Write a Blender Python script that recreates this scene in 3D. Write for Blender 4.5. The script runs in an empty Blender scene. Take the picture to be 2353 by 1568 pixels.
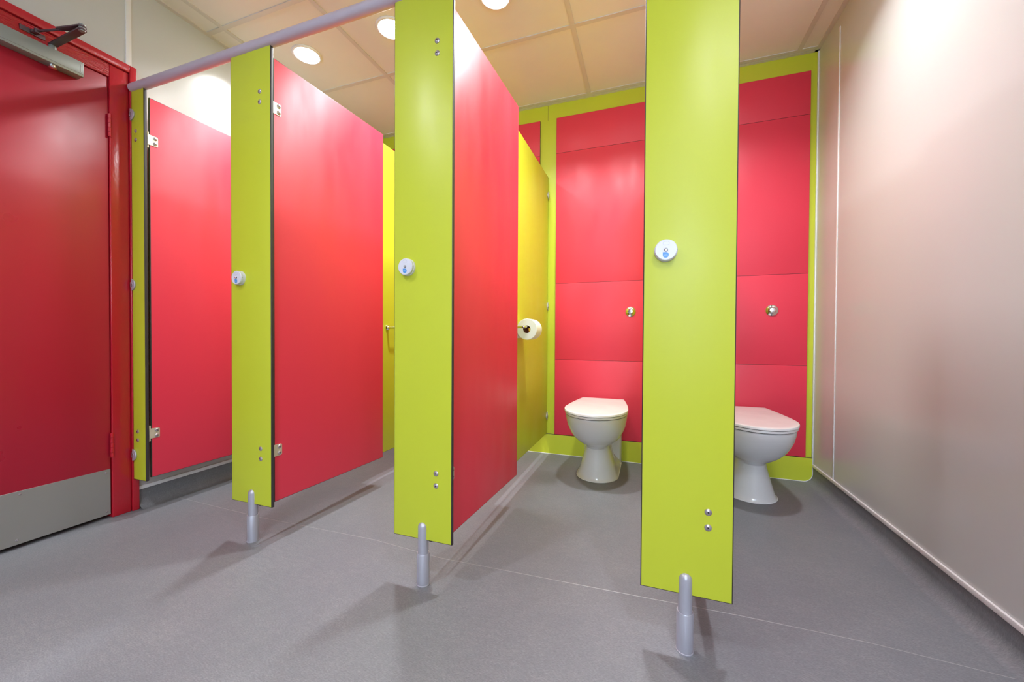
import bpy, bmesh, math
from mathutils import Vector, Matrix
PI = math.pi
scene = bpy.context.scene
C = scene.collection

# ------------------------------------------------------------------ camera
F_PX, YAW, PITCH, ROLL, EYE = 884.59, 0.3407, -0.0127, 0.0054, 0.85
cam_data = bpy.data.cameras.new('camera')
cam_data.sensor_fit = 'HORIZONTAL'
cam_data.sensor_width = 36.0
cam_data.lens = 36.0 * F_PX / 2353.0
cam_data.clip_start = 0.02
cam = bpy.data.objects.new('camera', cam_data)
C.objects.link(cam)
r = Vector((math.cos(YAW), math.sin(YAW), 0)); f = Vector((-math.sin(YAW), math.cos(YAW), 0)); u = Vector((0, 0, 1))
f2 = f * math.cos(PITCH) + u * math.sin(PITCH)
u2 = u * math.cos(PITCH) - f * math.sin(PITCH)
r3 = r * math.cos(ROLL) + u2 * math.sin(ROLL)
u3 = u2 * math.cos(ROLL) - r * math.sin(ROLL)
M = Matrix((r3, u3, -f2)).transposed().to_4x4()
M.translation = Vector((0, 0, EYE))
cam.matrix_world = M
scene.camera = cam

# ------------------------------------------------------------------ world, exposure
world = bpy.data.worlds.new('world'); scene.world = world
world.use_nodes = True
world.node_tree.nodes['Background'].inputs[0].default_value = (0.66, 0.83, 1.0, 1)   # pale daylight, reaches the room through assumed_window only
world.node_tree.nodes['Background'].inputs[1].default_value = 6.0
vs = scene.view_settings
vs.view_transform = 'Standard'; vs.look = 'None'; vs.gamma = 1.0; vs.use_curve_mapping = False
vs.exposure = 2.0
LAMP = 8.3            # watts of each downlight over the cubicles
LAMP_BACK = 3.2       # watts of each downlight over the washroom floor
SPREAD, SPREAD_BACK = math.radians(132), math.radians(140)
GLOW = 12.0            # glow of the diffusers themselves
LAMP_COL = (0.96, 0.98, 1.0)

# ------------------------------------------------------------------ measures
YF, TH = 1.127, 0.013            # cubicle front plane, board thickness
XR, XL, YB, ZC = 0.919, -2.339, 2.728, 2.520
YFRONT = -3.4
ZB, ZT = 0.1543, 2.004           # pilaster bottom and top
DZB, DZT = 0.1666, 1.9658          # cubicle door bottom and top
SK = 0.141                       # green skirting height

# ------------------------------------------------------------------ materials
def srgb(r, g, b):
    def c(v):
        v /= 255.0
        return v / 12.92 if v <= 0.04045 else ((v + 0.055) / 1.055) ** 2.4
    return (c(r), c(g), c(b), 1.0)

def mat(name, col, rough=0.5, metal=0.0, spec=0.5, coat=0.0, bump=None, rvar=None, cvar=None, coat_rough=0.1):
    m = bpy.data.materials.new(name); m.use_nodes = True
    nt = m.node_tree; b = nt.nodes['Principled BSDF']
    b.inputs['Base Color'].default_value = col
    b.inputs['Roughness'].default_value = rough
    b.inputs['Metallic'].default_value = metal
    b.inputs['Specular IOR Level'].default_value = spec
    b.inputs['Coat Weight'].default_value = coat
    b.inputs['Coat Roughness'].default_value = coat_rough
    tc = nt.nodes.new('ShaderNodeTexCoord')
    def noise(scale, stretch=(1, 1, 1), detail=3.0):
        mp = nt.nodes.new('ShaderNodeMapping'); mp.inputs['Scale'].default_value = stretch
        nt.links.new(tc.outputs['Object'], mp.inputs['Vector'])
        n = nt.nodes.new('ShaderNodeTexNoise'); n.inputs['Scale'].default_value = scale
        n.inputs['Detail'].default_value = detail
        nt.links.new(mp.outputs['Vector'], n.inputs['Vector'])
        return n
    if bump:
        sc, st, dist = bump[:3]
        n = noise(sc, bump[3] if len(bump) > 3 else (1, 1, 1))
        bp = nt.nodes.new('ShaderNodeBump'); bp.inputs['Strength'].default_value = st
        bp.inputs['Distance'].default_value = dist
        nt.links.new(n.outputs['Fac'], bp.inputs['Height'])
        nt.links.new(bp.outputs['Normal'], b.inputs['Normal'])
    if rvar:
        sc, lo, hi = rvar[:3]
        n = noise(sc, rvar[3] if len(rvar) > 3 else (1, 1, 1))
        mr = nt.nodes.new('ShaderNodeMapRange')
        mr.inputs['From Min'].default_value = 0.3; mr.inputs['From Max'].default_value = 0.7
        mr.inputs['To Min'].default_value = lo; mr.inputs['To Max'].default_value = hi
        nt.links.new(n.outputs['Fac'], mr.inputs['Value'])
        nt.links.new(mr.outputs['Result'], b.inputs['Roughness'])
    if cvar:
        sc, col2, amt = cvar[:3]
        n = noise(sc, cvar[3] if len(cvar) > 3 else (1, 1, 1), 6.0)
        mr = nt.nodes.new('ShaderNodeMapRange')
        mr.inputs['From Min'].default_value = 0.35; mr.inputs['From Max'].default_value = 0.65
        mr.inputs['To Min'].default_value = 0; mr.inputs['To Max'].default_value = amt
        mx = nt.nodes.new('ShaderNodeMixRGB')
        mx.inputs[1].default_value = col; mx.inputs[2].default_value = col2
        nt.links.new(n.outputs['Fac'], mr.inputs['Value'])
        nt.links.new(mr.outputs['Result'], mx.inputs[0])
        nt.links.new(mx.outputs[0], b.inputs['Base Color'])
    return m

LIME = srgb(198, 206, 50)
RED = srgb(222, 52, 77)
m_lime = mat('lime_laminate', LIME, 0.4, spec=0.55, rvar=(7, 0.34, 0.46, (1, 1, 0.4)), bump=(900, 0.06, 0.0005))
m_red = mat('red_laminate', RED, 0.4, spec=0.55, rvar=(9, 0.34, 0.48, (1, 1, 0.3)), bump=(900, 0.06, 0.0005))
m_core = mat('dark_core_edge', srgb(52, 48, 50), 0.45, bump=(400, 0.05, 0.0004))
m_white = mat('white_wall_cladding', srgb(196, 196, 195), 0.24, spec=0.5, rvar=(2, 0.18, 0.27))
m_trim = mat('white_plastic_trim', srgb(226, 225, 228), 0.3, bump=(200, 0.03, 0.0004))
m_tile = mat('ceiling_tile', srgb(226, 223, 220), 0.85, bump=(250, 0.08, 0.0005), cvar=(6, srgb(222, 219, 216), 0.5))
m_bar = mat('ceiling_bar', srgb(206, 202, 199), 0.5, bump=(150, 0.03, 0.0004))
m_silver = mat('satin_aluminium', srgb(186, 185, 198), 0.38, metal=0.45, bump=(600, 0.05, 0.0003))
m_rail = mat('anodised_rail', srgb(200, 189, 201), 0.45, metal=0.2, bump=(500, 0.04, 0.0003))
m_chrome = mat('chrome', srgb(225, 225, 228), 0.07, metal=1.0, rvar=(30, 0.05, 0.1))
m_steel = mat('stainless_screw', srgb(182, 172, 180), 0.3, metal=0.7, rvar=(60, 0.2, 0.35))
m_hinge = mat('cream_steel_hinge', srgb(214, 206, 190), 0.35, metal=0.45, bump=(300, 0.03, 0.0003))
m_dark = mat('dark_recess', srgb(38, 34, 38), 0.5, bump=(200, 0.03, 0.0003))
m_ceramic = mat('white_ceramic', srgb(222, 222, 224), 0.08, spec=0.6, rvar=(8, 0.06, 0.12), coat=0.3)
m_seat = mat('white_seat_plastic', srgb(228, 227, 228), 0.22, rvar=(8, 0.18, 0.26))
m_lock = mat('white_lock_plastic', srgb(218, 217, 228), 0.3, bump=(200, 0.02, 0.0003))
m_window = mat('frosted_indicator', srgb(196, 196, 214), 0.2, bump=(200, 0.02, 0.0003))
m_sticker = mat('blue_sticker', srgb(84, 150, 222), 0.4, bump=(200, 0.02, 0.0002))
m_print = mat('pale_blue_print', srgb(160, 200, 236), 0.4, bump=(200, 0.02, 0.0002))
m_paper = mat('tissue_paper', srgb(236, 234, 228), 0.9, bump=(300, 0.2, 0.0008))
m_core_card = mat('card_core', srgb(150, 120, 96), 0.85, bump=(200, 0.1, 0.0005))
m_paint = mat('red_gloss_paint', srgb(186, 26, 44), 0.2, spec=0.6, bump=(60, 0.5, 0.0015, (1, 1, 0.4)))
m_paint_h = mat('red_gloss_paint_brushed', srgb(186, 26, 44), 0.16, spec=0.7, bump=(130, 1.0, 0.008, (1, 0.35, 1.6)))
m_leaf = mat('red_door_leaf', srgb(164, 24, 48), 0.32, spec=0.5, rvar=(4, 0.27, 0.38), bump=(500, 0.08, 0.0005))
m_kick = mat('brushed_steel_plate', srgb(152, 149, 148), 0.42, metal=0.45, bump=(60, 0.1, 0.0004, (1, 1, 14)), rvar=(5, 0.36, 0.48))
m_closer = mat('grey_closer_enamel', srgb(146, 152, 150), 0.35, metal=0.4, bump=(400, 0.04, 0.0003))
m_arm = mat('closer_arm_steel', srgb(104, 86, 92), 0.35, metal=0.6, bump=(300, 0.05, 0.0003))
m_silicone = mat('white_silicone', srgb(226, 228, 232), 0.3, bump=(80, 0.1, 0.0005))

# floor vinyl
m_floor = bpy.data.materials.new('grey_vinyl'); m_floor.use_nodes = True
nt = m_floor.node_tree; bs = nt.nodes['Principled BSDF']
tc = nt.nodes.new('ShaderNodeTexCoord')
def nz(scale, detail, stretch=(1, 1, 1), rot=0):
    mp = nt.nodes.new('ShaderNodeMapping'); mp.inputs['Scale'].default_value = stretch
    mp.inputs['Rotation'].default_value = (0, 0, rot)
    nt.links.new(tc.outputs['Object'], mp.inputs['Vector'])
    n = nt.nodes.new('ShaderNodeTexNoise'); n.inputs['Scale'].default_value = scale; n.inputs['Detail'].default_value = detail
    n.inputs['Roughness'].default_value = 0.7
    nt.links.new(mp.outputs['Vector'], n.inputs['Vector']); return n
def mixc(fac_socket, a, b):
    mx = nt.nodes.new('ShaderNodeMixRGB')
    nt.links.new(fac_socket, mx.inputs[0])
    for i, s in ((1, a), (2, b)):
        if isinstance(s, tuple): mx.inputs[i].default_value = s
        else: nt.links.new(s, mx.inputs[i])
    return mx
def ramp(n, lo, hi):
    mr = nt.nodes.new('ShaderNodeMapRange'); mr.inputs['From Min'].default_value = lo; mr.inputs['From Max'].default_value = hi
    nt.links.new(n.outputs['Fac'], mr.inputs['Value']); return mr.outputs['Result']
big = nz(3.2, 4)
mid = nz(26, 5, (1, 3.0, 1), 0.25)
fine = nz(130, 4, (1, 3.0, 1), 0.5)
c1 = mixc(ramp(big, 0.35, 0.65), srgb(129, 131, 137), srgb(144, 144, 148))
c2 = mixc(ramp(mid, 0.3, 0.7), srgb(119, 121, 128), c1.outputs[0])
c3 = mixc(ramp(fine, 0.32, 0.68), srgb(98, 100, 108), c2.outputs[0])
mxm = nt.nodes.new('ShaderNodeMixRGB'); mxm.inputs[0].default_value = 0.15
nt.links.new(c3.outputs[0], mxm.inputs[1]); nt.links.new(c1.outputs[0], mxm.inputs[2])
nt.links.new(mxm.outputs[0], bs.inputs['Base Color'])
bs.inputs['Roughness'].default_value = 0.48
bs.inputs['Specular IOR Level'].default_value = 0.35
bp = nt.nodes.new('ShaderNodeBump'); bp.inputs['Strength'].default_value = 0.25; bp.inputs['Distance'].default_value = 0.0006
nt.links.new(fine.outputs['Fac'], bp.inputs['Height']); nt.links.new(bp.outputs['Normal'], bs.inputs['Normal'])
m_weld = mat('floor_weld', srgb(142, 141, 144), 0.35, bump=(200, 0.05, 0.0004))

def emit(name, col, s):
    m = bpy.data.materials.new(name); m.use_nodes = True
    b = m.node_tree.nodes['Principled BSDF']
    b.inputs['Base Color'].default_value = (0.9, 0.9, 0.9, 1)
    b.inputs['Emission Color'].default_value = (*col, 1); b.inputs['Emission Strength'].default_value = s
    return m
m_lamp = emit('lit_diffuser', LAMP_COL, GLOW)

# ------------------------------------------------------------------ mesh helpers
class MB:
    """collects shapes (world or local coordinates) with material slots into one mesh"""
    def __init__(self): self.bm = bmesh.new(); self.mats = []
    def slot(self, m):
        if m not in self.mats: self.mats.append(m)
        return self.mats.index(m)
    def merge(self, src, m=None, M=None):
        if M is not None: src.transform(M)
        off = {}
        for v in src.verts: off[v] = self.bm.verts.new(v.co)
        for fc in src.faces:
            try: nf = self.bm.faces.new([off[v] for v in fc.verts])
            except ValueError: continue
            nf.smooth = fc.smooth
            nf.material_index = self.slot(m) if m is not None else fc.material_index
        src.free()
    def box(self, x0, x1, y0, y1, z0, z1, m, bev=0.0, seg=2):
        b = bmesh.new(); bmesh.ops.create_cube(b, size=1)
        for v in b.verts:
            v.co = Vector(((x0 + x1) / 2 + v.co.x * (x1 - x0), (y0 + y1) / 2 + v.co.y * (y1 - y0), (z0 + z1) / 2 + v.co.z * (z1 - z0)))
        if bev > 0: bmesh.ops.bevel(b, geom=b.edges[:], offset=bev, segments=seg, affect='EDGES', profile=0.5)
        self.merge(b, m); return self
    def board(self, x0, x1, y0, y1, z0, z1, axis, face, edge, bev=0.003, corner=0.0):
        """laminate board: coloured faces, dark rounded core edge; axis = thin axis"""
        b = bmesh.new(); bmesh.ops.create_cube(b, size=1)
        for v in b.verts:
            v.co = Vector(((x0 + x1) / 2 + v.co.x * (x1 - x0), (y0 + y1) / 2 + v.co.y * (y1 - y0), (z0 + z1) / 2 + v.co.z * (z1 - z0)))
        if corner > 0:
            es = [e for e in b.edges if abs((e.verts[0].co - e.verts[1].co).normalized()[axis]) > 0.99]
            bmesh.ops.bevel(b, geom=es, offset=corner, segments=4, affect='EDGES', profile=0.5)
        b.normal_update()
        big = [fc for fc in b.faces if abs(fc.normal[axis]) > 0.99]
        es = list({e for fc in big for e in fc.edges})
        bmesh.ops.bevel(b, geom=es, offset=bev, segments=3, affect='EDGES', profile=0.5)
        b.normal_update()
        fi, ei = self.slot(face), self.slot(edge)
        for fc in b.faces: fc.material_index = fi if abs(fc.normal[axis]) > 0.999 else ei
        self.merge(b); return self
    def lathe(self, prof, m, M=None, n=32, smooth=True):
        """profile of (radius, height) revolved about +Z"""
        b = bmesh.new(); rings = []
        for (rr, h) in prof:
            if rr < 1e-6: rings.append([b.verts.new((0, 0, h))])
            else: rings.append([b.verts.new((rr * math.cos(2 * PI * i / n), rr * math.sin(2 * PI * i / n), h)) for i in range(n)])
        for a, c in zip(rings, rings[1:]):
            for i in range(n):
                j = (i + 1) % n
                vs_ = []
                if len(a) == 1: vs_ = [a[0], c[j], c[i]] if len(c) > 1 else None
                elif len(c) == 1: vs_ = [a[i], a[j], c[0]]
                else: vs_ = [a[i], a[j], c[j], c[i]]
                if vs_: fc = b.faces.new(vs_); fc.smooth = smooth
        bmesh.ops.recalc_face_normals(b, faces=b.faces[:])
        self.merge(b, m, M); return self
    def tube(self, pts, rad, m, n=20, caps=True):
        """round bar through points; rad may be a list"""
        b = bmesh.new(); P = [Vector(p) for p in pts]
        R = rad if isinstance(rad, (list, tuple)) else [rad] * len(P)
        rings = []; up = None
        for i, p in enumerate(P):
            t = (P[min(i + 1, len(P) - 1)] - P[max(i - 1, 0)]).normalized()
            if up is None: up = Vector((0, 0, 1)) if abs(t.z) < 0.9 else Vector((1, 0, 0))
            s = t.cross(up).normalized(); up = s.cross(t).normalized()
            rings.append([b.verts.new(p + (s * math.cos(2 * PI * k / n) + up * math.sin(2 * PI * k / n)) * R[i]) for k in range(n)])
        for a, c in zip(rings, rings[1:]):
            for k in range(n):
                fc = b.faces.new([a[k], a[(k + 1) % n], c[(k + 1) % n], c[k]]); fc.smooth = True
        if caps:
            b.faces.new(rings[0][::-1]); b.faces.new(rings[-1])
        bmesh.ops.recalc_face_normals(b, faces=b.faces[:])
        self.merge(b, m); return self
    def prism(self, outline, h0, h1, m, M=None, smooth_side=True, bev=0.0):
        """outline of (x, y) extruded along Z"""
        b = bmesh.new()
        lo = [b.verts.new((x, y, h0)) for x, y in outline]; hi = [b.verts.new((x, y, h1)) for x, y in outline]
        b.faces.new(lo[::-1]); b.faces.new(hi); n = len(outline)
        for i in range(n):
            fc = b.faces.new([lo[i], lo[(i + 1) % n], hi[(i + 1) % n], hi[i]])
        bmesh.ops.recalc_face_normals(b, faces=b.faces[:])
        if bev > 0:
            es = [e for e in b.edges if abs(e.verts[0].co.z - e.verts[1].co.z) < 1e-7]
            bmesh.ops.bevel(b, geom=es, offset=bev, segments=3, affect='EDGES', profile=0.5)
        if smooth_side:
            b.normal_update()
            for fc in b.faces: fc.smooth = abs(fc.normal.z) < 0.98
        self.merge(b, m, M); return self
    def loft(self, sections, m, cap_top=True, cap_bottom=True):
        b = bmesh.new(); rings = []
        for z, out in sections: rings.append([b.verts.new((x, y, z)) for x, y in out])
        for a, c in zip(rings, rings[1:]):
            n = len(a)
            for k in range(n):
                fc = b.faces.new([a[k], a[(k + 1) % n], c[(k + 1) % n], c[k]]); fc.smooth = True
        if cap_bottom: b.faces.new(rings[0][::-1])
        if cap_top: b.faces.new(rings[-1])
        bmesh.ops.recalc_face_normals(b, faces=b.faces[:])
        self.merge(b, m); return self
    def build(self, name, parent=None, origin=None):
        """origin: world point the mesh coordinates are made relative to (default: parent location)"""
        me = bpy.data.meshes.new(name)
        self.bm.normal_update()
        o0 = Vector(origin) if origin is not None else Vector((0, 0, 0))
        if o0.length > 0: bmesh.ops.translate(self.bm, vec=-o0, verts=self.bm.verts[:])
        self.bm.to_mesh(me); self.bm.free()
        me.set_sharp_from_angle(angle=math.radians(38))
        for m in self.mats: me.materials.append(m)
        o = bpy.data.objects.new(name, me); C.objects.link(o)
        if parent is not None: o.parent = parent
        elif origin is not None: o.location = o0
        return o

def empty(name, loc, rz=0.0):
    o = bpy.data.objects.new(name, None); C.objects.link(o)
    o.empty_display_size = 0.05
    o.location = loc; o.rotation_euler = (0, 0, rz); return o
def tag(o, label=None, cat=None, group=None, kind=None):
    if label: o['label'] = label
    if cat: o['category'] = cat
    if group: o['group'] = group
    if kind: o['kind'] = kind
    return o
def struct(o): o['kind'] = 'structure'; return o
def copy_tree(o, loc=None, rz=None, parent=None):
    c = o.copy(); C.objects.link(c)
    if parent is not None: c.parent = parent
    for ch in [x for x in bpy.data.objects if x.parent == o]:
        copy_tree(ch, parent=c)
    if loc is not None: c.location = loc
    if rz is not None: c.rotation_euler = (0, 0, rz)
    return c
def Mface(axis, pos):
    """matrix turning +Z of a lathe/prism to the given axis, at pos"""
    T = Matrix.Translation(Vector(pos))
    R = {'-y': Matrix.Rotation(PI / 2, 4, 'X'), '+x': Matrix.Rotation(PI / 2, 4, 'Y'), '-x': Matrix.Rotation(-PI / 2, 4, 'Y'),
         '+z': Matrix.Identity(4), '-z': Matrix.Rotation(PI, 4, 'X'), '+y': Matrix.Rotation(-PI / 2, 4, 'X')}[axis]
    return T @ R
def Mup(axis, pos):
    """like Mface, with the outline's +Y kept pointing up (+Z)"""
    x, y, z = pos
    if axis == '-y': return Matrix(((1, 0, 0, x), (0, 0, -1, y), (0, 1, 0, z), (0, 0, 0, 1)))
    if axis == '+x': return Matrix(((0, 0, 1, x), (1, 0, 0, y), (0, 1, 0, z), (0, 0, 0, 1)))

# ================================================================== THE SETTING
mb = MB(); mb.box(XL - 0.3, XR + 0.3, YFRONT - 0.2, YB + 0.2, -0.08, 0.0, m_floor)
floor = struct(mb.build('floor'))
# weld line across the vinyl, slightly bent
pts = [(-2.325, 1.302), (-1.69, 1.288), (-1.07, 1.309), (-0.745, 1.287), (-0.006, 1.319), (0.271, 1.332), (0.593, 1.336), (0.905, 1.316)]
mb = MB(); b = bmesh.new(); prev = None; w = 0.0016
for (x, y) in pts:
    q = [b.verts.new((x, y - w, 0.0001)), b.verts.new((x, y - w * 0.5, 0.0006)), b.verts.new((x, y + w * 0.5, 0.0006)), b.verts.new((x, y + w, 0.0001))]
    if prev:
        for i in range(3): b.faces.new([prev[i], q[i], q[i + 1], prev[i + 1]])
    prev = q
bmesh.ops.recalc_face_normals(b, faces=b.faces[:]); mb.merge(b, m_weld)
o = mb.build('weld_line', floor)

# ceiling with tile grid
mb = MB(); mb.box(XL - 0.1, XR + 0.1, YFRONT - 0.1, YB + 0.1, ZC + 0.004, ZC + 0.06, m_tile)
ceiling = struct(mb.build('ceiling'))
gx = [-2.205, -1.602, -1.0, -0.4, 0.2, 0.812]
gy = [1.47 + 0.61 * k for k in range(-7, 3)]
mb = MB()
for x in gx: mb.box(x - 0.012, x + 0.012, YFRONT, YB, ZC - 0.0005, ZC + 0.006, m_bar)
for y in gy: mb.box(XL, XR, y - 0.012, y + 0.012, ZC - 0.0008, ZC + 0.0065, m_bar)
mb.box(XL, XL + 0.022, YFRONT, YB, ZC - 0.002, ZC + 0.006, m_bar); mb.box(XR - 0.022, XR, YFRONT, YB, ZC - 0.002, ZC + 0.006, m_bar)
mb.box(XL, XR, YB - 0.022, YB, ZC - 0.002, ZC + 0.006, m_bar)
mb.build('ceiling_grid', ceiling)

# walls
mb = MB(); mb.box(XR, XR + 0.1, YFRONT, YB + 0.1, 0, ZC + 0.05, m_white)
wr = struct(mb.build('wall_right'))
mb = MB(); mb.box(XR - 0.0035, XR + 0.01, 2.452, 2.462, 0.098, ZC - 0.06, m_trim, 0.001)
mb.build('joint_strip', wr)
mb = MB(); mb.box(XR - 0.006, XR + 0.01, YB - 0.012, YB + 0.0, 0.098, ZC - 0.002, m_silicone, 0.002)
mb.build('corner_strip', wr)
# left wall with the doorway cut out
DY0, DY1, DZH = 0.14, 1.122, 2.082
mb = MB()
mb.box(XL - 0.1, XL, DY1, YB + 0.1, 0, ZC + 0.05, m_white)
mb.box(XL - 0.1, XL, YFRONT, DY0, 0, ZC + 0.05, m_white)
mb.box(XL - 0.1, XL, DY0, DY1, DZH, ZC + 0.05, m_white)
wl = struct(mb.build('wall_left'))
mb = MB(); mb.box(XL - 0.002, XL + 0.004, 1.116, 1.138, 2.121, ZC - 0.002, m_trim, 0.0015)
mb.build('joint_strip', wl)
mb = MB(); mb.box(XL, XR, YB, YB + 0.1, 0, ZC + 0.05, m_lime)
wb = struct(mb.build('wall_back'))
# fine joints of the lime boards above the panels
mb = MB(); mb.box(-0.7005, -0.699, YB - 0.0004, YB + 0.001, 2.41, ZC, m_core)
mb.build('board_joint', wb)
WX0, WX1, WZ0, WZ1 = -0.20, 0.80, 1.00, 2.20
mb = MB()
mb.box(XL - 0.1, WX0, YFRONT - 0.1, YFRONT, 0, ZC + 0.05, m_white); mb.box(WX1, XR + 0.1, YFRONT - 0.1, YFRONT, 0, ZC + 0.05, m_white)
mb.box(WX0, WX1, YFRONT - 0.1, YFRONT, 0, WZ0, m_white); mb.box(WX0, WX1, YFRONT - 0.1, YFRONT, WZ1, ZC + 0.05, m_white)
struct(mb.build('wall_front'))
win = struct(empty('assumed_window', ((WX0 + WX1) / 2, YFRONT, WZ0)))  # assumed window, unseen, added for cool front light and the near pilaster's highlight
mb = MB(); e = 0.05
mb.box(WX0, WX0 + e, YFRONT - 0.07, YFRONT + 0.01, WZ0, WZ1, m_trim, 0.004); mb.box(WX1 - e, WX1, YFRONT - 0.07, YFRONT + 0.01, WZ0, WZ1, m_trim, 0.004)
mb.box(WX0 + e, WX1 - e, YFRONT - 0.07, YFRONT + 0.01, WZ0, WZ0 + e, m_trim, 0.004); mb.box(WX0 + e, WX1 - e, YFRONT - 0.07, YFRONT + 0.01, WZ1 - e, WZ1, m_trim, 0.004)
mb.build('frame', win, Vector(win.location))
# dark box behind the entrance door, added to block sky light below it
mb = MB(); mb.box(XL - 1.2, XL - 1.1, -0.6, 1.9, -0.05, ZC, m_dark); mb.box(XL - 1.1, XL - 0.1, -0.7, -0.6, -0.05, ZC, m_dark); mb.box(XL - 1.1, XL - 0.1, 1.9, 2.0, -0.05, ZC, m_dark)
mb.box(XL - 1.2, XL - 0.1, -0.7, 2.0, ZC, ZC + 0.05, m_dark); mb.box(XL - 1.2, XL - 0.3, -0.7, 2.0, -0.08, -0.001, m_dark)
struct(mb.build('light_block_box'))

# coved vinyl skirting + white capping on the side walls
def cove(name, xw, sgn, spans):
    mb = MB()
    prof = [(0.0035, 0.092), (0.0035, 0.046), (0.0035, 0.045)]
    for k in range(1, 9):
        a = k / 8 * PI / 2
        prof.append((0.0035 + 0.045 * (1 - math.cos(a)), 0.045 - 0.045 * math.sin(a) + 0.0002))
    for (y0, y1) in spans:
        b = bmesh.new()
        A = [b.verts.new((xw + sgn * d, y0, z)) for d, z in prof]; B = [b.verts.new((xw + sgn * d, y1, z)) for d, z in prof]
        n = len(prof)
        for i in range(n - 1):
            fc = b.faces.new([A[i], A[i + 1], B[i + 1], B[i]]) if sgn > 0 else b.faces.new([B[i], B[i + 1], A[i + 1], A[i]])
            fc.smooth = True
        mb.merge(b, m_floor)
    o = struct(mb.build(name))
    mc = MB()
    for (y0, y1) in spans: mc.box(min(xw, xw + sgn * 0.008), max(xw, xw + sgn * 0.008), y0, y1, 0.0905, 0.109, m_trim, 0.0025, 3)
    mc.build('capping_strip', o)
    return o
cove('baseboard_left', XL, 1, [(1.152, YB), (YFRONT, 0.11)])
cove('baseboard_right', XR, -1, [(YFRONT, YB - 0.022)])

# green skirting board along the back wall: dark top edge, rounded end, white sealant
mb = MB()
out = [(XL + 0.006, 0.002), (XR - 0.05, 0.002)] + [(XR - 0.05 + 0.044 * math.sin(a), 0.046 - 0.044 * math.cos(a)) for a in [k / 6 * PI / 2 for k in range(1, 7)]] + [(XR - 0.006, SK), (XL + 0.006, SK)]
b = bmesh.new()
fr = [b.verts.new((x, YB - 0.016, z)) for x, z in out]; bk = [b.verts.new((x, YB - 0.001, z)) for x, z in out]
n = len(out); ffc = b.faces.new(fr); b.faces.new(bk[::-1])
for i in range(n): b.faces.new([fr[i], fr[(i + 1) % n], bk[(i + 1) % n], bk[i]])
bmesh.ops.recalc_face_normals(b, faces=b.faces[:]); b.normal_update()
fi, ei = mb.slot(m_lime), mb.slot(m_core)
for fc in b.faces: fc.material_index = fi if abs(fc.normal.y) > 0.9 else ei
mb.merge(b)
sk = struct(mb.build('baseboard_back'))
mb = MB(); mb.tube([(XL + 0.01, YB - 0.0165, 0.001), (XR - 0.05, YB - 0.0165, 0.001)] + [(XR - 0.05 + 0.046 * math.sin(a), YB - 0.0165, 0.047 - 0.046 * math.cos(a)) for a in [k / 6 * PI / 2 for k in range(1, 7)]] + [(XR - 0.004, YB - 0.0165, 0.095)], 0.0022, m_silicone, 8)
mb.build('sealant_bead', sk)

# ---- entrance door in the left wall
door = struct(empty('door_1', (XL, 0.63, 0)))
O = Vector((XL, 0.63, 0))
XD = XL + 0.004
mb = MB(); mb.box(XD - 0.044, XD, 0.212, 1.050, 0.018, 2.020, m_leaf, 0.0015)
mb.build('leaf', door, O)
mb = MB()
for (y0, y1) in ((1.0535, 1.122), (0.14, 0.2085)): mb.box(XD - 0.09, XD + 0.006, y0, y1, 0, 2.082, m_paint, 0.003, 3)
mb.build('jamb', door, O)
mb = MB(); mb.box(XD - 0.09, XD + 0.006, 0.2085, 1.0535, 2.0235, 2.082, m_paint_h, 0.003, 3)
mb.build('head', door, O)
mb = MB()
for (y0, y1) in ((1.1235, 1.150), (0.112, 0.1385)): mb.box(XL - 0.002, XL + 0.018, y0, y1, 0, 2.120, m_paint, 0.003, 3)
mb.box(XL - 0.002, XL + 0.018, 0.1385, 1.1235, 2.0845, 2.120, m_paint, 0.003, 3)
mb.build('architrave', door, O)
for (z0, z1) in ((1.751, 1.855), (0.280, 0.394)):
    mb = MB()
    for k in range(5):
        h = (z1 - z0) / 5
        mb.lathe([(0, z0 + k * h + 0.0006), (0.0062, z0 + k * h + 0.0006), (0.0062, z0 + (k + 1) * h - 0.0006), (0, z0 + (k + 1) * h - 0.0006)], m_paint, Matrix.Translation((XD + 0.0065, 1.0525, 0)), 16)
    mb.build('hinge', door, O)
mb = MB(); mb.box(XD, XD + 0.0015, 0.225, 1.0485, 0.0182, 0.228, m_kick, 0.0004, 1)
kp = mb.build('kick_plate', door, O); kp['label'] = 'grey steel kick plate'
mb = MB()
for (y, z) in ((0.778, 0.214), (1.033, 0.213), (1.036, 0.034), (0.768, 0.036), (0.5, 0.214), (0.5, 0.036), (0.24, 0.214), (0.24, 0.036)):
    mb.lathe([(0.0045, 0), (0.0042, 0.0008), (0.0015, 0.0013), (0.0012, 0.0004), (0, 0.0004)], m_steel, Mface('+x', (XD + 0.0015, y, z)), 14)
mb.build('plate_screws', kp, Vector((0, 0, 0)))
kp_s = bpy.data.objects['plate_screws']; kp_s.matrix_parent_inverse = Matrix.Identity(4)
for v in kp_s.data.vertices: v.co -= O

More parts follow.
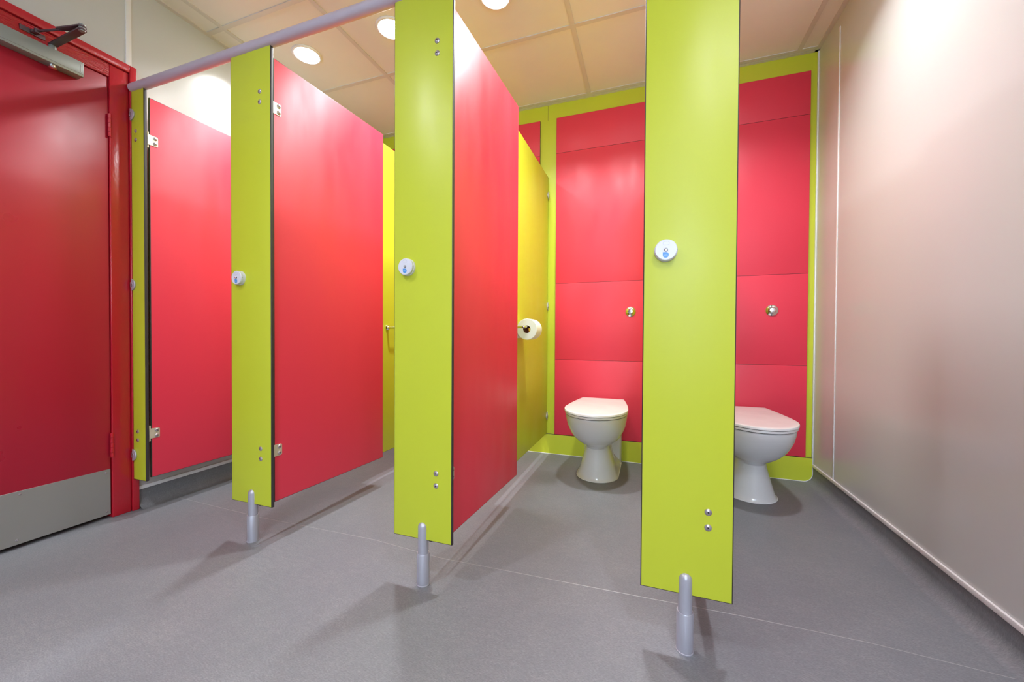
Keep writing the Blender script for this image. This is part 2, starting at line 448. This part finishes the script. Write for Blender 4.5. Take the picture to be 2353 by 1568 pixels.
# overhead closer with folding arm
mb = MB(); mb.box(XD + 0.0005, XD + 0.046, 0.690, 0.952, 1.948, 2.009, m_closer, 0.0012, 2)
mb.box(XD + 0.0459, XD + 0.0464, 0.690, 0.950, 1.9575, 1.9582, m_arm)
mb.box(XD + 0.0459, XD + 0.0465, 0.9435, 0.9445, 1.965, 1.999, m_trim)
cl = mb.build('door_closer', door, O); cl['label'] = 'grey slim overhead closer body'
def bar(mb, p, q, w0, w1, t, m):
    """flat horizontal strap with rounded ends from p to q (x, y, z)"""
    p, q = Vector(p), Vector(q); d = (q - p); L = d.length; ang = math.atan2(d.y, d.x)
    out = [(L + w1 * math.cos(a), w1 * math.sin(a)) for a in [-PI / 2 + k * PI / 8 for k in range(9)]]
    out += [(w0 * math.cos(a), w0 * math.sin(a)) for a in [PI / 2 + k * PI / 8 for k in range(9)]]
    tilt = math.asin((q.z - p.z) / L)
    Mx = Matrix.Translation(p) @ Matrix.Rotation(ang, 4, 'Z') @ Matrix.Rotation(-tilt, 4, 'Y')
    mb.prism(out, -t / 2, t / 2, m, Mx, bev=0.001)
mb = MB()
sp = (XD + 0.026, 0.868)
mb.lathe([(0, 2.0095), (0.013, 2.0095), (0.013, 2.018), (0.010, 2.030), (0, 2.030)], m_closer, Matrix.Translation((*sp, 0)), 20)
bar(mb, (*sp, 2.030), (-2.105, 0.872, 2.042), 0.0125, 0.0125, 0.006, m_arm)
mb.lathe([(0, 2.036), (0.010, 2.036), (0.010, 2.062), (0.006, 2.065), (0, 2.065)], m_closer, Matrix.Translation((-2.105, 0.872, 0)), 20)
bar(mb, (-2.105, 0.872, 2.054), (-2.205, 0.848, 2.054), 0.0125, 0.0095, 0.006, m_arm)
mb.tube([(-2.20, 0.8495, 2.053), (-2.30, 0.824, 2.052)], 0.0045, m_arm, 12)
mb.lathe([(0, -0.008), (0.008, -0.008), (0.008, 0.008), (0, 0.008)], m_arm, Matrix.Translation((-2.302, 0.8235, 2.052)), 16)
mb.box(XD + 0.006, XD + 0.010, 0.786, 0.855, 2.042, 2.062, m_arm, 0.0015)
mb.box(XD + 0.010, XD + 0.026, 0.812, 0.832, 2.046, 2.058, m_arm, 0.002)
mb.build('closer_arm', cl); bpy.data.objects['closer_arm'].data.transform(Matrix.Translation(-O))
mb = MB(); mb.lathe([(0, 1.934), (0.008, 1.935), (0.0125, 1.939), (0.013, 1.9485), (0, 1.9485)], m_chrome, Matrix.Translation((*sp, 0)), 20)
mb.build('spindle_cap', cl); bpy.data.objects['spindle_cap'].data.transform(Matrix.Translation(-O))

# ================================================================== DOWNLIGHTS
def make_light(watts, spread):
    t = empty('ceiling_downlight', (0, 0, 0))
    mb = MB(); mb.lathe([(0.066, 0.004), (0.066, -0.0035), (0.070, -0.006), (0.078, -0.005), (0.082, 0.0), (0.082, 0.004)], m_trim, None, 48)
    mb.build('bezel', t)
    mb = MB(); mb.lathe([(0.0665, 0.002), (0.0665, -0.0015), (0.04, -0.003), (0, -0.0035)], m_lamp, None, 48)
    mb.build('diffuser', t)
    ld = bpy.data.lights.new('lamp', 'AREA'); ld.shape = 'DISK'; ld.size = 0.130
    ld.energy = watts; ld.spread = spread; ld.color = LAMP_COL
    lo = bpy.data.objects.new('lamp', ld); C.objects.link(lo); lo.parent = t; lo.location = (0, 0, -0.005)
    return t
L0 = make_light(LAMP, SPREAD)
lab = ['round lit ceiling downlight at left, seen whole above the second red door',
       'round lit ceiling downlight partly hidden behind the middle green pilaster',
       'round lit ceiling downlight cut by the top edge of the picture',
       'round lit downlight above the third cubicle, out of the picture',
       'round lit downlight above the end cubicle beside the right wall, out of the picture']
for i, x in enumerate((-1.935, -1.335, -0.725, -0.125, 0.48)):
    o = L0 if i == 0 else copy_tree(L0)
    o.location = (x, 1.772, ZC + 0.0005)
    if i in (0, 4):      # the two end lamps are turned down to keep the side walls unclipped
        for ch in o.children:
            if ch.type == 'LIGHT': ch.data = ch.data.copy(); ch.data.energy = LAMP * (0.48 if i == 0 else 0.36)
    tag(o, lab[i], 'ceiling light', 'downlights in the row above the cubicles')
L1 = make_light(LAMP_BACK, SPREAD_BACK)
for i, (x, y) in enumerate(((-1.335, -0.06), (0.48, -0.06), (-0.125, -1.28), (0.48, -1.89))):
    o = L1 if i == 0 else copy_tree(L1)
    o.location = (x, y, ZC + 0.0005)
    tag(o, 'round lit downlight over the washroom floor behind the viewer', 'ceiling light', 'downlights over the washroom floor')

# ================================================================== CUBICLE PARTS
def screw(mb, axis, pos, rad=0.0092):
    mb.lathe([(rad, 0), (rad * 0.97, 0.0012), (rad * 0.72, 0.0030), (rad * 0.24, 0.0036)], m_steel, Mface(axis, pos), 24)
    mb.lathe([(rad * 0.24, 0.0036), (rad * 0.22, 0.0018), (0, 0.0018)], m_dark, Mface(axis, pos), 6)
    return mb
def half_cap(mb, M, rad, m):
    """half-moon wall bracket, flat side at local x = 0"""
    mb.prism([(rad * math.sin(a), rad * math.cos(a)) for a in [k * PI / 16 for k in range(17)]], 0, 0.0065, m, M, bev=0.002)
    mb.prism([(rad * 0.45 * math.sin(a), rad * 0.45 * math.cos(a)) for a in [k * PI / 10 for k in range(11)]], 0.0065, 0.0085, m_steel, M)
    return mb

def make_lock(parent, lx, z):
    """turn-bolt housing on the front face; local to the pilaster"""
    R0, D = 0.0285, 0.019
    mb = MB()
    mb.lathe([(0, 0), (R0 + 0.0008, 0), (R0 + 0.0008, 0.0075), (R0 - 0.0002, 0.008), (R0, 0.0085), (R0 - 0.0003, D - 0.002), (R0 - 0.0022, D), (0, D)], m_lock, Mface('-y', (lx, 0, z)), 56)
    mb.lathe([(0.0013, 0), (0.0013, 0.0004), (0, 0.0004)], m_dark, Mface('+x', (lx + R0 - 0.0003, -0.014, z)), 10)
    lock = mb.build('lock', parent); lock['label'] = 'round white turn-bolt lock housing'
    def pill(hw, r, n=8):
        return [(hw + r * math.cos(a), r * math.sin(a)) for a in [-PI / 2 + k * PI / n for k in range(n + 1)]] + [(-hw + r * math.cos(a), r * math.sin(a)) for a in [PI / 2 + k * PI / n for k in range(n + 1)]]
    mb = MB(); mb.prism(pill(0.0032, 0.0052), 0.0, 0.0005, m_window, Mup('-y', (lx, -D, z + 0.0175)))
    mb.prism(pill(0.0032, 0.0045), 0.0005, 0.0006, m_lock, Mup('-y', (lx, -D, z + 0.0170)))
    mb.build('indicator_window', lock)
    mb = MB(); mb.lathe([(0.0047, 0), (0.0047, 0.001), (0.0044, 0.0016)], m_dark, Mface('-y', (lx, -D, z)), 20)
    mb.lathe([(0.0038, 0.0002), (0.0038, 0.0034), (0.0028, 0.0044), (0, 0.0046)], m_chrome, Mface('-y', (lx, -D, z)), 20)
    mb.build('spindle', lock)
    rr = 0.0076
    drop = [(-rr, rr), (0, rr)] + [(rr * math.cos(a), rr * math.sin(a)) for a in [PI / 2 - k * PI * 1.5 / 20 for k in range(1, 21)]]
    mb = MB(); mb.prism(drop, 0.0, 0.0004, m_sticker, Mup('-y', (lx - 0.0006, -D, z - 0.0140)))
    mb.box(lx - 0.0062, lx + 0.0022, -D - 0.0006, -D - 0.0003, z - 0.0133, z - 0.0124, m_print)
    mb.box(lx - 0.0062, lx + 0.0060, -D - 0.0006, -D - 0.0003, z - 0.0156, z - 0.0144, m_print)
    mb.build('sticker', lock)

def make_foot(parent, cx):
    cy = TH / 2; rr = 0.0178
    prof = [(0, 0.100), (rr, 0.100), (rr, 0.197)] + [(rr * math.cos(a), 0.197 + rr * 1.0 * math.sin(a)) for a in [k / 6 * PI / 2 for k in range(1, 7)]]
    mb = MB(); mb.lathe(prof, m_silver, Matrix.Translation((cx, cy, 0)), 36)
    ft = mb.build('foot', parent); ft['label'] = 'silver domed support leg'
    rs = 0.0215
    mb = MB(); mb.lathe([(0, 0.0), (rs + 0.001, 0.0), (rs + 0.001, 0.003), (rs, 0.0036), (rs, 0.106), (rs - 0.001, 0.108), (rr + 0.0004, 0.108), (rr + 0.0004, 0.1)], m_silver, Matrix.Translation((cx, cy, 0)), 36)
    mb.build('sleeve', ft)

W_P = 0.2285
def make_pilaster():
    t = empty('cubicle_pilaster', (0, 0, 0))
    mb = MB(); mb.board(0, W_P, 0, TH, ZB, ZT, 1, m_lime, m_core, 0.0028)
    mb.build('board', t)
    make_lock(t, 0.0575, 1.083)
    for z in (1.826, 1.785, 0.387, 0.346):
        mb = MB(); screw(mb, '-y', (W_P - 0.060, 0, z)); mb.build('screw', t)
    make_foot(t, 0.1155)
    return t
P1 = make_pilaster(); P1.location = (-1.6475, YF, 0)
P2 = copy_tree(P1, (-0.8358, YF, 0)); P3 = copy_tree(P1, (-0.0155, YF, 0))
tag(P1, 'tall lime green cubicle pilaster farthest from the viewer of those on a silver foot', 'cubicle post', 'full-width pilasters with locks')
tag(P2, 'tall lime green cubicle pilaster in the middle of the three on silver feet', 'cubicle post', 'full-width pilasters with locks')
tag(P3, 'widest, nearest lime green pilaster standing in front of the two toilets', 'cubicle post', 'full-width pilasters with locks')
# narrow end strip fixed to the door frame
P0 = empty('cubicle_pilaster', (-2.3205, YF, 0))
mb = MB(); mb.board(0, 0.0955, 0, TH, ZB, ZT, 1, m_lime, m_core, 0.0028); mb.build('board', P0)
for z in (1.807, 1.766, 0.386, 0.345):
    mb = MB(); screw(mb, '-y', (0.0345, 0, z)); mb.build('screw', P0)
for z in (1.888, 1.084, 0.272):
    mb = MB(); half_cap(mb, Mup('-y', (0.0005, 0, z)), 0.0275, m_silver); mb.build('wall_bracket', P0)
tag(P0, 'narrow green end strip fixed beside the red entrance door frame', 'cubicle post')

# header rail along the pilaster tops
mb = MB()
mb.tube([(XL + 0.019, YF + TH / 2, 2.017), (XR - 0.002, YF + TH / 2, 2.017)], 0.0212, m_rail, 32)
o = mb.build('header_rail', None, (XL + 0.019, YF + TH / 2, 2.015))
tag(o, 'long round silver rail running along the tops of the green pilasters', 'rail')

# doors, hinged on each pilaster's right edge and folded in
def make_door():
    t = empty('cubicle_door', (0, 0, 0)); Wd = 0.637
    mb = MB(); mb.board(-TH, 0, 0, Wd, DZB, DZT, 0, m_red, m_core, 0.0024)
    mb.build('board', t)
    for zc, off in ((1.767, 0), (0.377, 0)):
        mb = MB(); r_ = 0.006
        y0, y1, z0, z1 = -0.009, 0.032, zc - 0.0235, zc + 0.0235
        o_ = [(y0, z0 - zc), (y1 - r_, z0 - zc)] + [(y1 - r_ + r_ * math.sin(a), z0 - zc + r_ - r_ * math.cos(a)) for a in [k / 5 * PI / 2 for k in range(1, 6)]]
        o_ += [(y1 - r_ + r_ * math.cos(a), z1 - zc - r_ + r_ * math.sin(a)) for a in [k / 5 * PI / 2 for k in range(0, 6)]] + [(y0, z1 - zc)]
        mb.prism(o_, 0.0, 0.0022, m_hinge, Mup('+x', (0.0002, 0, zc)), smooth_side=False)
        mb.lathe([(0, -0.037), (0.0042, -0.037), (0.0042, 0.037), (0, 0.037)], m_hinge, Matrix.Translation((-0.0042, -0.0050, zc)), 14)
        hg = mb.build('hinge', t); hg['label'] = 'cream metal hinge plate'
        for dz in (0.0125, -0.0125):
            mb = MB(); screw(mb, '+x', (0.0024, 0.0205, zc + dz), 0.0082); mb.build('screw', hg)
    return t
YH = 1.150
D1 = make_door(); D1.location = (-1.4325, YH, 0); D1.rotation_euler = (0, 0, -math.radians(3.15))
D0 = copy_tree(D1, (-2.2275, YH, 0), -math.radians(0.3))
D2 = copy_tree(D1, (-0.6325, YH, 0), -math.radians(2.5))
D3 = copy_tree(D1, (0.1960, YH, 0), -math.radians(1.5))
gd = 'red cubicle doors folded open'
tag(D0, 'red cubicle door standing open in the first cubicle, beside the entrance door', 'cubicle door', gd)
tag(D1, 'open red cubicle door hinged on the far pilaster, the widest red door visible', 'cubicle door', gd)
tag(D2, 'open red cubicle door hinged on the middle pilaster, beside the toilet roll', 'cubicle door', gd)
tag(D3, 'open red cubicle door folded back behind the nearest wide pilaster', 'cubicle door', gd)

# partitions between the cubicles
def make_partition():
    t = empty('cubicle_partition', (0, 0, 0))
    y0 = TH + 0.004; y1 = YB - YF - 0.002
    mb = MB(); mb.board(-TH, 0, y0, y1, SK + 0.002, 1.999, 0, m_lime, m_core, 0.0022)
    mb.build('board', t)
    for z in (1.864, 1.066, 0.270):
        mb = MB()
        Mx = Matrix(((0, 0, 1, 0), (-1, 0, 0, y1), (0, 1, 0, z), (0, 0, 0, 1)))
        half_cap(mb, Mx, 0.031, m_silver); mb.build('wall_bracket', t)
    return t
Q2 = make_partition(); Q2.location = (-0.6925, YF, 0)
Q1 = copy_tree(Q2, (-1.502, YF, 0)); Q3 = copy_tree(Q2, (0.112, YF, 0))
gp = 'green partitions between the cubicles'
tag(Q1, 'green partition wall glimpsed as a narrow strip behind the far red door', 'cubicle partition', gp)
tag(Q2, 'green partition behind the middle red door, carrying the white toilet roll', 'cubicle partition', gp)
tag(Q3, 'green partition hidden behind the nearest pilaster, between the two toilets', 'cubicle partition', gp)

# red removable duct panels on the back wall
def duct(x0, x1, label):
    t = empty('duct_panel_set', ((x0 + x1) / 2, YB, SK))
    zs = [SK + 0.002, 0.684, 1.2286, 2.158, 2.411]
    for a, c in zip(zs, zs[1:]):
        mb = MB(); mb.board(x0, x1, YB - 0.012, YB - 0.0005, a + 0.0004, c - 0.0004, 1, m_red, m_core, 0.0006)
        mb.build('panel', t, Vector(t.location))
    tag(t, label, 'wall panels', 'red panel sets on the back wall')
duct(-0.634, 0.045, 'four stacked red wall panels behind the left of the two visible toilets')
duct(0.168, 0.881, 'four stacked red wall panels behind the toilet next to the right wall')
duct(-1.434, -0.755, 'red wall panels of the second cubicle, only a corner showing above the green partition')
duct(-2.28, -1.557, 'red wall panels of the first cubicle, a tiny tip showing left of the middle pilaster')

# flush buttons
def make_flush():
    t = empty('flush_button', (0, 0, 0))
    mb = MB(); mb.lathe([(0, 0), (0.034, 0), (0.034, 0.0015), (0.031, 0.005), (0.024, 0.0095), (0.019, 0.011), (0.0172, 0.010), (0.0172, 0.005)], m_chrome, Mface('-y', (0, 0, 0)), 48)
    mb.build('dome_plate', t)
    mb = MB(); mb.lathe([(0.0164, 0.004), (0.0164, 0.014), (0.0145, 0.0158), (0, 0.0168)], m_chrome, Mface('-y', (0, 0, 0)), 40)
    mb.build('button', t)
    return t
FB = make_flush(); FB.location = (-0.116, YB - 0.012, 1.019)
tag(FB, 'round chrome flush button on the red panel above the left toilet', 'flush button', 'chrome flush buttons')
FC = copy_tree(FB, (0.701, YB - 0.012, 1.014))
tag(FC, 'round chrome flush button on the red panel nearest the right wall', 'flush button', 'chrome flush buttons')

# ------------------------------------------------------------------ toilets
def outline(fy, w, my, bw, ry, n=20, pw=2.0, bc=0.0):
    """half-symmetric plan: nose at fy, half-width w at my, half-width bw at the back ry"""
    h = []
    for k in range(n + 1):
        a = k / n * PI / 2
        h.append((w * math.sin(a) ** (2 / pw), my - (my - fy) * math.cos(a) ** (2 / pw)))
    m_ = 14
    for k in range(1, m_ + 1):
        s = k / m_
        e = s * s * (3 - 2 * s) * 0.4 + s * s * 0.6 if bc == 0 else s ** bc
        h.append((w + (bw - w) * e, my + (ry - my) * s))
    left = [(-x, y) for x, y in h[1:]][::-1]
    return h + left
YW = 2.716 - YB            # back of the pan, relative to the wall plane
def make_toilet():
    t = empty('toilet', (0, 0, 0))
    base = -YB
    def S(z, fy, w, my, bw, ry, **k): return (z, outline(fy - YB, w, my - YB, bw, ry - YB, **k))
    mb = MB()
    # pedestal with bowl: one continuous skin from the floor to the rim
    mb.loft([
        S(0.000, 2.262, 0.1215, 2.395, 0.121, 2.700),
        S(0.006, 2.260, 0.1225, 2.395, 0.122, 2.700),
        S(0.011, 2.264, 0.1190, 2.395, 0.119, 2.700),
        S(0.028, 2.267, 0.1120, 2.395, 0.112, 2.700),
        S(0.045, 2.269, 0.1070, 2.395, 0.090, 2.700),
        S(0.065, 2.271, 0.1010, 2.395, 0.070, 2.700),
        S(0.120, 2.278, 0.0850, 2.392, 0.055, 2.700),
        S(0.160, 2.281, 0.0745, 2.388, 0.052, 2.700),
        S(0.188, 2.280, 0.0695, 2.385, 0.052, 2.700),
        S(0.203, 2.264, 0.0750, 2.380, 0.055, 2.700),
        S(0.215, 2.238, 0.0880, 2.372, 0.060, 2.700),
        S(0.230, 2.208, 0.1080, 2.360, 0.070, 2.700),
        S(0.250, 2.178, 0.1280, 2.348, 0.082, 2.700),
        S(0.275, 2.152, 0.1450, 2.338, 0.094, 2.700),
        S(0.305, 2.130, 0.1590, 2.330, 0.106, 2.700),
        S(0.335, 2.108, 0.1690, 2.325, 0.118, 2.700),
        S(0.368, 2.093, 0.1745, 2.322, 0.126, 2.700),
        S(0.390, 2.087, 0.1770, 2.320, 0.130, 2.700),
        S(0.3965, 2.089, 0.1765, 2.320, 0.129, 2.700),
        S(0.399, 2.092, 0.1740, 2.320, 0.126, 2.700)], m_ceramic)
    # rear block that meets the panel
    rb = [(-0.122, YW), (-0.122, 2.668 - YB), (-0.112, 2.655 - YB), (0.112, 2.655 - YB), (0.122, 2.668 - YB), (0.122, YW)]
    mb.prism(rb, 0.0005, 0.396, m_ceramic, smooth_side=False, bev=0.004)
    mb.build('pan', t)
    mb = MB()
    mb.loft([S(z, 2.076 + d, 0.1790 - d, 2.31, 0.131 - d, 2.672 - d, bc=1.5) for z, d in ((0.4025, 0.0012), (0.4035, 0.0), (0.4120, 0.0), (0.4140, 0.0012))], m_seat)
    mb.build('seat', t)
    mb = MB()
    mb.loft([S(z, 2.070 + d, 0.1820 - d, 2.305, 0.137 - d, 2.676 - d, bc=1.5) for z, d in ((0.4172, 0.0015), (0.4182, 0.0), (0.4265, 0.0), (0.4290, 0.0012), (0.4300, 0.0040), (0.4303, 0.03))], m_seat)
    ld = mb.build('lid', t)
    # dark strips added as thin shadow lines under the lid and under the seat
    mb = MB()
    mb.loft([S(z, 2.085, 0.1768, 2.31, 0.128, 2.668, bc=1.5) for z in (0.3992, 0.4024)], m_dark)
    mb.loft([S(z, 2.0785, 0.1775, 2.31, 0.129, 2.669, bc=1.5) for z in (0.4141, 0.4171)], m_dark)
    mb.build('shadow_strip', t)
    mb = MB(); oo = outline(2.261 - YB, 0.1235, 2.395 - YB, 0.123, 2.700 - YB)
    k_ = len(oo) // 2
    mb.tube([(x, y, 0.0025) for x, y in oo[k_ + 1:] + oo[:k_]], 0.0028, m_silicone, 8)
    mb.build('sealant_bead', t)
    for s in (-1, 1):
        mb = MB(); mb.lathe([(0, 0), (0.012, 0), (0.012, 0.012), (0.010, 0.016), (0, 0.016)], m_seat, Matrix.Translation((s * 0.078, 2.690 - YB, 0.399)), 20)
        mb.build('seat_hinge', t)
    for s in (-1, 1):
        mb = MB(); mb.lathe([(0.007, 0), (0.007, 0.003), (0.004, 0.005), (0, 0.0055)], m_seat, Mface('+x' if s > 0 else '-x', (s * 0.119, 2.60 - YB, 0.022)), 16)
        mb.build('fixing_cap', t)
    return t
T1 = make_toilet(); T1.location = (-0.288, YB, 0)
T2 = copy_tree(T1, (0.526, YB, 0))
tag(T1, 'white toilet with closed lid, fully visible between the middle and nearest pilasters', 'toilet', 'white toilets against the back wall')
tag(T2, 'white toilet with closed lid half hidden behind the nearest pilaster, by the right wall', 'toilet', 'white toilets against the back wall')

# ------------------------------------------------------------------ toilet roll holders
def make_holder():
    t = empty('toilet_roll_holder', (0, 0, 0))
    mb = MB(); mb.lathe([(0, 0), (0.017, 0), (0.017, 0.003), (0.013, 0.010), (0.0095, 0.014), (0, 0.014)], m_chrome, Mface('+x', (0, 0, 0)), 28)
    mb.build('wall_rose', t)
    mb = MB()
    pts = [(0.010, 0, 0), (0.045, 0, 0)] + [(0.049 + 0.013 * math.sin(a), 0.013 - 0.013 * math.cos(a), 0) for a in [k / 6 * PI / 2 for k in range(1, 7)]] + [(0.062, 0.05, 0), (0.062, 0.150, 0)]
    mb.tube(pts, 0.0075, m_chrome, 20)
    mb.lathe([(0.0075, 0), (0.0105, 0.001), (0.0105, 0.006), (0.006, 0.009), (0, 0.0095)], m_chrome, Mface('+y', (0.062, 0.150, 0)), 20)
    mb.build('arm', t)
    return t
H2 = make_holder(); H2.location = (-0.6925, 1.990, 0.900)
tag(H2, 'chrome toilet roll holder on the green partition, holding the white roll', 'toilet roll holder', 'chrome toilet roll holders')
H1 = copy_tree(H2, (-1.502, 1.958, 0.897))
tag(H1, 'chrome holder end peeping out left of the middle green pilaster', 'toilet roll holder', 'chrome toilet roll holders')
t = empty('toilet_roll', (-0.6305, 2.020, 0.8885))
mb = MB(); ri, ro, L = 0.0215, 0.0580, 0.104
mb.lathe([(ri, 0.0), (ro - 0.0015, 0.0), (ro, 0.0015), (ro, L - 0.0015), (ro - 0.0015, L), (ri, L)], m_paper, Mface('+y', (0, 0, 0)), 56)
mb.build('paper', t)
mb = MB(); mb.lathe([(ri, 0.001), (ri - 0.001, 0.0), (ri - 0.001, L), (ri, L - 0.001)], m_core_card, Mface('+y', (0, 0, 0)), 40)
mb.build('card_tube', t)
mb = MB(); mb.box(-ro - 0.0004, -ro + 0.0002, 0.002, L - 0.002, -0.050, 0.0, m_paper)
mb.build('loose_sheet', t)
tag(t, 'white toilet roll hanging on the chrome holder beside the middle red door', 'toilet roll')
